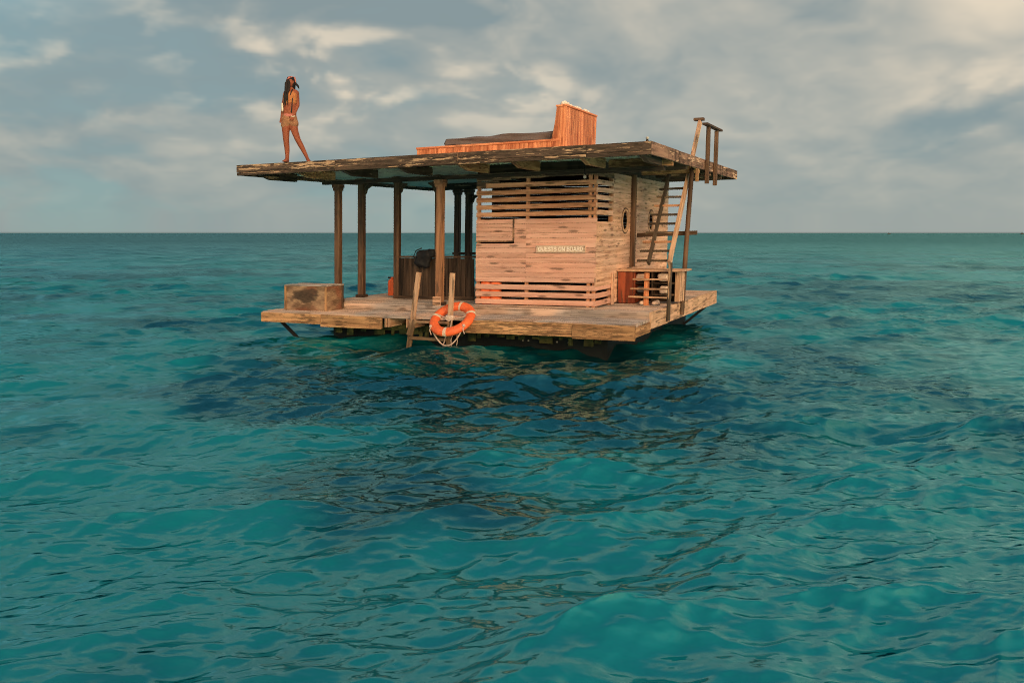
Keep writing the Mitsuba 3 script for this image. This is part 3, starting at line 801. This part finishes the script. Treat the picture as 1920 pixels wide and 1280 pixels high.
bx('divider', 'm_dark', KB, (-0.42, -0.39), (D0 + 0.03, D1), (0.02, 0.568))
bx('back_panel', 'm_dark', KB, (C0, C1 - 0.1), (D1 + 0.002, D1 + 0.02), (0.02, 0.568))
for w in (0.16, 0.36):
    bx('shelf', 'm_dark', KB, (C0 + 0.297, -0.422), (D0 + 0.02, D1), (w, w + 0.02))
    bx('shelf', 'm_dark', KB, (-0.388, C1 - 0.092), (D0 + 0.02, D1), (w, w + 0.02))
cl = [((-0.60, 1.53, 0.465), (0.20, 0.17, 0.13), 'm_cloth_pale', 'pale folded cloth on the top shelf of the open cabinet, beside the red door'),
      ((-0.22, 1.53, 0.47), (0.18, 0.16, 0.14), 'm_cloth_pale', 'pale bundle of cloth on the top shelf of the cabinet, right of the divider'),
      ((-0.58, 1.53, 0.25), (0.20, 0.16, 0.11), 'm_cloth_grey', 'dark grey folded cloth on the middle shelf of the open cabinet'),
      ((-0.20, 1.52, 0.255), (0.16, 0.15, 0.13), 'm_cloth_pale', 'pale bundle of cloth on the middle shelf of the cabinet, right of the divider')]
for i, (c, s, m, t) in enumerate(cl):
    k = put('folded_cloth', lumpy(rounded(c, s, 0.035), 0.03, 0.018, 12, i), m, smooth=True)
    tag(k, t, 'cloth')
for i, uu in enumerate((-0.52, -0.30)):
    sh = manifold3d.Manifold.batch_hull([manifold3d.Manifold.sphere(r, 12).translate(list(c)) for c, r in (((uu, 1.22, 0.04), 0.035), ((uu + 0.03, 1.36, 0.05), 0.04), ((uu + 0.01, 1.28, 0.04), 0.036))])
    k = put('shoe', lumpy(sh.scale([1, 1, 1]), 0.02, 0.004, 20, i), 'm_cloth_pale', smooth=True)
    tag(k, ('pale shoe on the deck below the lowest rung, nearer the red cabinet door', 'pale shoe on the deck below the lowest rung, nearer the deck edge')[i], 'shoe')
    put('sole', manifold3d.Manifold.batch_hull([manifold3d.Manifold.cylinder(0.012, 0.042, 0.042, 14).translate([uu + d, v, 0.002]) for d, v in ((0, 1.22), (0.03, 1.36))]), 'm_cloth_grey', k)

# daybed on the roof
KD = 'daybed'
tag(KD, 'orange wooden daybed with tall slanted headboard and grey mattress cover on the roof', 'daybed')
b0, b1, d0, d1, w0 = -4.45, -1.60, 0.25, 1.70, 2.55
n = 34
for i in range(n):
    a = b0 + i * (b1 - b0) / n
    bx('base_slat', 'm_daybed', KD, (a + 0.002, a + (b1 - b0) / n - 0.003), (d0, d0 + 0.024), (w0 - 0.01, w0 + 0.225), warp=0.001)
bx('base_rim', 'm_daybed', KD, (b0 - 0.01, b1 - 0.1), (d0 - 0.014, d0 + 0.09), (w0 + 0.228, w0 + 0.262))
bx('base_rim', 'm_daybed', KD, (b0 - 0.01, b0 + 0.09), (d0 + 0.093, d1), (w0 + 0.228, w0 + 0.262))
for i in range(10):
    a = d0 + 0.03 + i * (d1 - d0 - 0.03) / 10
    bx('end_slat', 'm_daybed', KD, (b0, b0 + 0.024), (a, a + 0.135), (w0 - 0.01, w0 + 0.225))
bx('platform', 'm_daybed', KD, (b0 + 0.1, b1 - 0.1), (d0 + 0.1, d1), (w0 + 0.18, w0 + 0.245))
# headboard: a slanted wedge clad in upright boards
hb0, hb1, ht0, ht1, htop = -1.86, -1.60, -1.755, -1.60, w0 + 0.785
hv0, hv1 = 0.27, 1.72


n = 9
for i in range(n):
    y0, y1 = hv0 + i * (hv1 - hv0) / n + 0.003, hv0 + (i + 1) * (hv1 - hv0) / n - 0.003
    board('head_board', 'm_daybed', KD, (hb1 - 0.012, (y0 + y1) / 2, w0), (ht1 - 0.012, (y0 + y1) / 2, htop), y1 - y0, 0.022, (0, 1, 0), warp=0.001)
    board('head_board', 'm_daybed', KD, (hb0 + 0.012, (y0 + y1) / 2, w0 + 0.26), (ht0 + 0.012, (y0 + y1) / 2, htop), y1 - y0, 0.022, (0, 1, 0), warp=0.001)
for yy in (hv0 - 0.012, hv1 + 0.012):
    for q in range(3):
        f0, f1 = q / 3, (q + 1) / 3
        xb, xt = hb0 + (hb1 - hb0) * (f0 + f1) / 2, ht0 + (ht1 - ht0) * (f0 + f1) / 2
        board('cheek_board', 'm_daybed', KD, (xb, yy, w0), (xt, yy, htop), (hb1 - hb0) / 3 - 0.004 - 0.012, 0.022, (1, 0, 0))
bx('head_cap', 'm_daybed', KD, (ht0 - 0.02, ht1 + 0.02), (hv0 - 0.035, hv1 + 0.035), (htop + 0.002, htop + 0.03))
mt = rounded((-2.94, 0.98, w0 + 0.325), (2.1, 1.15, 0.15), 0.045)
m2 = mt.refine_to_length(0.06).to_mesh()
mm = trimesh.Trimesh(m2.vert_properties[:, :3].astype(float), m2.tri_verts)
vx = mm.vertices
wav = 0.008 * np.sin(vx[:, 0] * 7 + 2.2 * np.sin(vx[:, 2] * 30 + vx[:, 0] * 2)) + 0.03 * (meshkit.fbm(vx * [2.5, 2.5, 9], 3, 8) - 0.5)
vx[:, 2] += 0.03 * np.clip((vx[:, 0] + 3.9) / 2, 0, 1) * (vx[:, 2] > w0 + 0.3) + wav * (vx[:, 2] > w0 + 0.3)
vx[:, 1] += 0.05 * (meshkit.fbm(vx * [3, 3, 16], 3, 12) - 0.5) - 0.02 * np.sin(vx[:, 0] * 5 + vx[:, 2] * 60)
mm.vertices = vx
put('mattress_cover', mm, 'm_cover', KD, smooth=True)
put('tie', lumpy(rounded((-1.93, 0.50, w0 + 0.33), (0.06, 0.12, 0.13), 0.025), 0.03, 0.012, 14), 'm_black', KD, smooth=True)

spots = [(0.36, .055), (0.45, .05), (0.54, .045), (0.62, .035), (0.95, .055), (1.04, .04), (1.24, .035), (1.36, .05), (1.47, .04), (1.58, .035)]
names = ['first', 'second', 'third', 'fourth', 'fifth', 'sixth', 'seventh', 'eighth', 'ninth', 'tenth']
for i, (v, r) in enumerate(spots):
    sp = manifold3d.Manifold.sphere(r, 16).scale([1.0, 1.1, 0.75]).translate([-1.68 + 0.02 * math.sin(9 * i), v, htop + 0.03 + r * 0.62])
    k = put('shell', lumpy(sp, 0.02, 0.02, 26, i), 'm_shell', smooth=True)
    tag(k, f'white seashell on the orange headboard, {names[i]} from the near end of the row', 'shell', 'white shells along the headboard')

# globe light at the roof corner
put('globe_light', trimesh.creation.icosphere(3, 0.022).apply_translation([0.13, -0.95, 2.600]), 'm_globe', smooth=True)
tag('globe_light', 'tiny round globe light standing on the near corner of the roof', 'light')
vv, ff = tube([(0.13, -0.95, 2.55), (0.13, -0.95, 2.585)], [0.022, 0.014], 10)
put('base', (vv, ff), 'm_iron', 'globe_light')

# ------------------------------------------------------------------ the person on the roof
PS = 0.00945 / 6.733                                    # metres per unit of the pose sketch
TOW = -FH
P0 = np.array([-6.37, -0.93, 2.552])


def pj(x, y, d=0.0):
    """A joint: x across, y down on the pose sketch, d metres towards the viewer."""
    return P0 + RT * ((x - 265) * PS) + np.array([0, 0, 1.0]) * ((1168 - y) * PS) + TOW * d


def limb(chain, n=14):
    out = []
    for (a, ra), (b, rb) in zip(chain[:-1], chain[1:]):
        out.append(manifold3d.Manifold.batch_hull([manifold3d.Manifold.sphere(ra, n).translate([float(q) for q in a]), manifold3d.Manifold.sphere(rb, n).translate([float(q) for q in b])]))
    return out


def hullof(items, n=14):
    return manifold3d.Manifold.batch_hull([manifold3d.Manifold.sphere(r, n).translate([float(q) for q in c]) for c, r in items])


def fuse(parts, edge=0.02, it=8):
    m = manifold3d.Manifold.batch_boolean(parts, manifold3d.OpType.Add).simplify(0.0025).refine_to_length(edge).simplify(0.0004).to_mesh()
    t = trimesh.Trimesh(m.vert_properties[:, :3].astype(float), m.tri_verts, process=False)
    soften(t, it)
    return t



tag('person', 'person with long dark hair and tan shorts standing barefoot on the roof edge', 'person')
sk = []
sk += [hullof([(pj(300, 172, 0.0), 0.078), (pj(296, 195, 0.02), 0.062), (pj(291, 212, 0.035), 0.036)])]           # skull, jaw, chin
sk += [hullof([(pj(283, 190, 0.075), 0.012), (pj(284, 180, 0.07), 0.008)])]                                       # nose
sk += limb([(pj(301, 215, -0.01), 0.040), (pj(305, 268, -0.01), 0.042)])
sk += [hullof([(pj(262, 300, 0), 0.05), (pj(352, 296, 0), 0.05), (pj(270, 380, 0.025), 0.075), (pj(330, 380, 0.025), 0.075)])]
sk += [hullof([(pj(270, 380, 0.025), 0.075), (pj(330, 380, 0.025), 0.075), (pj(268, 510, 0.015), 0.068), (pj(316, 510, 0.015), 0.068)])]
sk += [hullof([(pj(268, 510, 0.015), 0.068), (pj(316, 510, 0.015), 0.068), (pj(248, 640, 0), 0.082), (pj(318, 640, 0), 0.082)])]
# legs
for ch in ([(pj(246, 660), 0.083), (pj(240, 780, 0.012), 0.068), (pj(244, 900, 0.02), 0.047), (pj(250, 975, -0.012), 0.050), (pj(254, 1060, -0.01), 0.036), (pj(254, 1135, -0.005), 0.029)],
           [(pj(322, 660), 0.083), (pj(350, 780, 0.015), 0.066), (pj(388, 885, 0.03), 0.047), (pj(428, 955, 0.0), 0.050), (pj(470, 1040, -0.005), 0.036), (pj(510, 1125, -0.005), 0.029)]):
    sk += limb(ch)
# feet
for ax, ay, fx, fy, fd in ((254, 1140, 246, 1158, 0.15), (510, 1128, 538, 1152, 0.12)):
    heel = pj(ax, 1150, -0.035); ball = pj(fx, 1156, fd * 0.75)
    heel[2] = P0[2] + 0.026; ball[2] = P0[2] + 0.020
    sk += limb([(pj(ax, ay), 0.029), (heel, 0.026)]) + limb([(pj(ax, ay), 0.028), (ball, 0.030)]) + limb([(heel, 0.026), (ball, 0.030)])
    for q in range(5):
        o = RT * (0.012 * (q - 2))
        tip = ball + o * 1.3 + (ball - heel) / np.linalg.norm(ball - heel) * (0.052 - 0.006 * abs(q - 1))
        tip[2] = P0[2] + 0.011
        sk += limb([(ball + o, 0.014), (tip, 0.009)], 8)


def arm(sh, el, wr, hd, side):
    out = limb([(sh, 0.048), ((sh + el) / 2, 0.038), (el, 0.031), (el * 0.7 + wr * 0.3, 0.032), (wr, 0.022)])
    d = (hd - wr) / np.linalg.norm(hd - wr)
    across = np.cross(d, TOW); across /= np.linalg.norm(across)
    palm = wr + d * 0.065
    out.append(hullof([(wr, 0.021), (palm + across * 0.022, 0.013), (palm - across * 0.022, 0.013), (wr + d * 0.03, 0.024)], 10))
    for i in range(4):
        o = palm + across * (0.0225 - 0.015 * i)
        ln = (0.052, 0.062, 0.058, 0.045)[i]
        mid = o + d * ln * 0.55 + TOW * 0.004
        end = o + d * ln * 0.95 + TOW * 0.020 + across * (0.004 * (1.5 - i))
        out += limb([(o, 0.0088), (mid, 0.0082), (end, 0.007)], 8)
    th = wr + d * 0.022 + across * side * 0.022
    out += limb([(th, 0.011), (th + across * side * 0.022 + d * 0.028 + TOW * 0.012, 0.0095), (th + across * side * 0.026 + d * 0.052 + TOW * 0.02, 0.0075)], 8)
    return out


sk += limb([(pj(330, 298, -0.005), 0.05), (pj(368, 306, -0.01), 0.049)]) + limb([(pj(275, 300), 0.05), (pj(244, 312), 0.047)])
sk += arm(pj(370, 310, -0.01), pj(386, 450, -0.035), pj(350, 585, 0.055), pj(332, 640, 0.085), 1)
sk += arm(pj(242, 314), pj(208, 455, -0.01), pj(198, 600, 0.03), pj(190, 690, 0.05), -1)
body = fuse(sk, 0.016, 6)
scene['person'] = mikit.ply((world(body.vertices), body.faces), 'm_skin', smooth=True)
taken.add('person')
# clothes
sh = [hullof([(pj(249, 600, 0.004), 0.084), (pj(319, 600, 0.004), 0.084), (pj(246, 660), 0.089), (pj(322, 660), 0.089)]),
      hullof([(pj(246, 650), 0.089), (pj(240, 705, 0.006), 0.084)]), hullof([(pj(322, 650), 0.089), (pj(340, 690, 0.01), 0.083)])]
put('shorts', lumpy(manifold3d.Manifold.batch_boolean(sh, manifold3d.OpType.Add), 0.025, 0.010, 16), 'm_shorts', 'person', smooth=True)
put('waistband', fuse([hullof([(pj(258, 588, 0.012), 0.077), (pj(314, 588, 0.012), 0.077), (pj(256, 597, 0.010), 0.079), (pj(316, 597, 0.010), 0.079)])], 0.03, 4), 'm_wrap', 'person', smooth=True)
put('top', lumpy(hullof([(pj(268, 345, 0.028), 0.076), (pj(332, 345, 0.028), 0.076), (pj(268, 415, 0.026), 0.078), (pj(326, 415, 0.026), 0.078)]), 0.03, 0.006, 18), 'm_top', 'person', smooth=True)
for a, b in (((318, 345), (334, 268)), ((345, 380), (326, 560))):
    put('strap', tube([pj(*a, 0.105), pj((a[0] + b[0]) / 2, (a[1] + b[1]) / 2, 0.10), pj(*b, 0.085 if b[1] > 300 else 0.045)], 0.010, 6), 'm_phone', 'person', smooth=True)
# hair: a cap and long locks over the chest
put('hair', lumpy(hullof([(pj(302, 160, -0.022), 0.086), (pj(306, 200, -0.03), 0.078), (pj(308, 240, -0.045), 0.06)]), 0.022, 0.012, 30), 'm_hair', 'person', smooth=True)
g = random.Random(3)
for i in range(11):
    x0 = 262 + 52 * g.random()
    d0_ = 0.055 + 0.025 * g.random()
    ln = g.uniform(0.30, 0.80)
    ex = 222 + 66 * g.random()
    pts = [pj(288 + 26 * (g.random() - 0.5), 140, 0.05), pj(x0 - 8, 195, d0_ + 0.01), pj(x0 - 14, 270, 0.085), pj((x0 + ex) / 2 - 8, 270 + 130 * ln, 0.115), pj(ex, 290 + 245 * ln, 0.115)]
    put('hair_lock', tube(pts, [0.012, 0.014, 0.013, 0.012, 0.006], 7), 'm_hair', 'person', smooth=True)
for i in range(5):
    pts = [pj(318 + 6 * i, 160, -0.03), pj(338 + 8 * i, 195, -0.02), pj(352 + 12 * i, 205 + 5 * i, 0.0), pj(372 + 9 * i, 208 + 14 * i, 0.01)]
    put('hair_lock', tube(pts, [0.014, 0.013, 0.010, 0.005], 7), 'm_hair', 'person', smooth=True)
put('head_wrap', tube([pj(276, 150, 0.058), pj(290, 128, 0.05), pj(318, 118, -0.01), pj(340, 135, -0.06), pj(352, 165, -0.05)], [0.012, 0.018, 0.022, 0.02, 0.012], 8), 'm_wrap', 'person', smooth=True)
put('head_wrap', tube([pj(335, 150, -0.01), pj(348, 128, 0.0), pj(352, 112, 0.0), pj(358, 150, 0.0), pj(362, 180, 0.0)], [0.018, 0.016, 0.010, 0.014, 0.008], 8), 'm_wrap', 'person', smooth=True)
put('wrist_beads', tube([pj(332 + 22 * math.cos(t), 600 + 8 * math.sin(t), 0.065 + 0.03 * math.sin(t)) + RT * 0.012 for t in np.linspace(0, 2 * np.pi, 15)[:-1]], 0.009, 6, closed=True), 'm_bead', 'person', smooth=True)
ph = trimesh.creation.box(extents=(0.05, 0.16, 0.02))
k = put('water_bottle', lumpy(hullof([(pj(214, 450, 0.10), 0.015), (pj(218, 535, 0.105), 0.017)]), 0.02, 0.002, 10), 'm_bead', smooth=True)
tag(k, 'slim pale bottle hanging at the hip of the person on the roof', 'bottle')

# ------------------------------------------------------------------ boats on the horizon
for i, (x, y, L) in enumerate(((-20.5, 1500.0, 5.5), (165.6, 1490.8, 6.5))):
    k = numbered('far_boat')
    sec = []
    for t in np.linspace(-1, 1, 11):
        wdt = 0.9 * (1 - max(t, 0) ** 2.2) * (0.85 + 0.15 * min(t + 1, 1))
        top = 0.9 + 0.5 * max(t, 0) ** 2
        sec.append([(t * L / 2, -wdt, top), (t * L / 2, -wdt * 0.6, -0.2), (t * L / 2, wdt * 0.6, -0.2), (t * L / 2, wdt, top)])
    v = np.array(sec).reshape(-1, 3)
    f = [q for a in range(10) for b in range(4) for q in ((a * 4 + b, a * 4 + 4 + b, a * 4 + 4 + (b + 1) % 4), (a * 4 + b, a * 4 + 4 + (b + 1) % 4, a * 4 + (b + 1) % 4))]
    f += [(0, 1, 2), (0, 2, 3)]
    rot = np.array([[RT[0], -RT[1], 0], [RT[1], RT[0], 0], [0, 0, 1]])
    at = np.array([x, y, 0])
    scene[k] = mikit.ply((v @ rot.T + at, np.array(f)), 'm_boat')
    tag(k, ('tiny dark boat on the horizon right of the floating house', 'tiny dark boat on the horizon at the far right edge of the view')[i], 'boat')
    c = trimesh.creation.box(extents=(L * 0.3, 1.2, 1.5))
    c.apply_translation([-L * 0.1, 0, 1.5])
    put('cabin', (c.vertices @ rot.T + at, c.faces), 'm_boat', k, local=False)
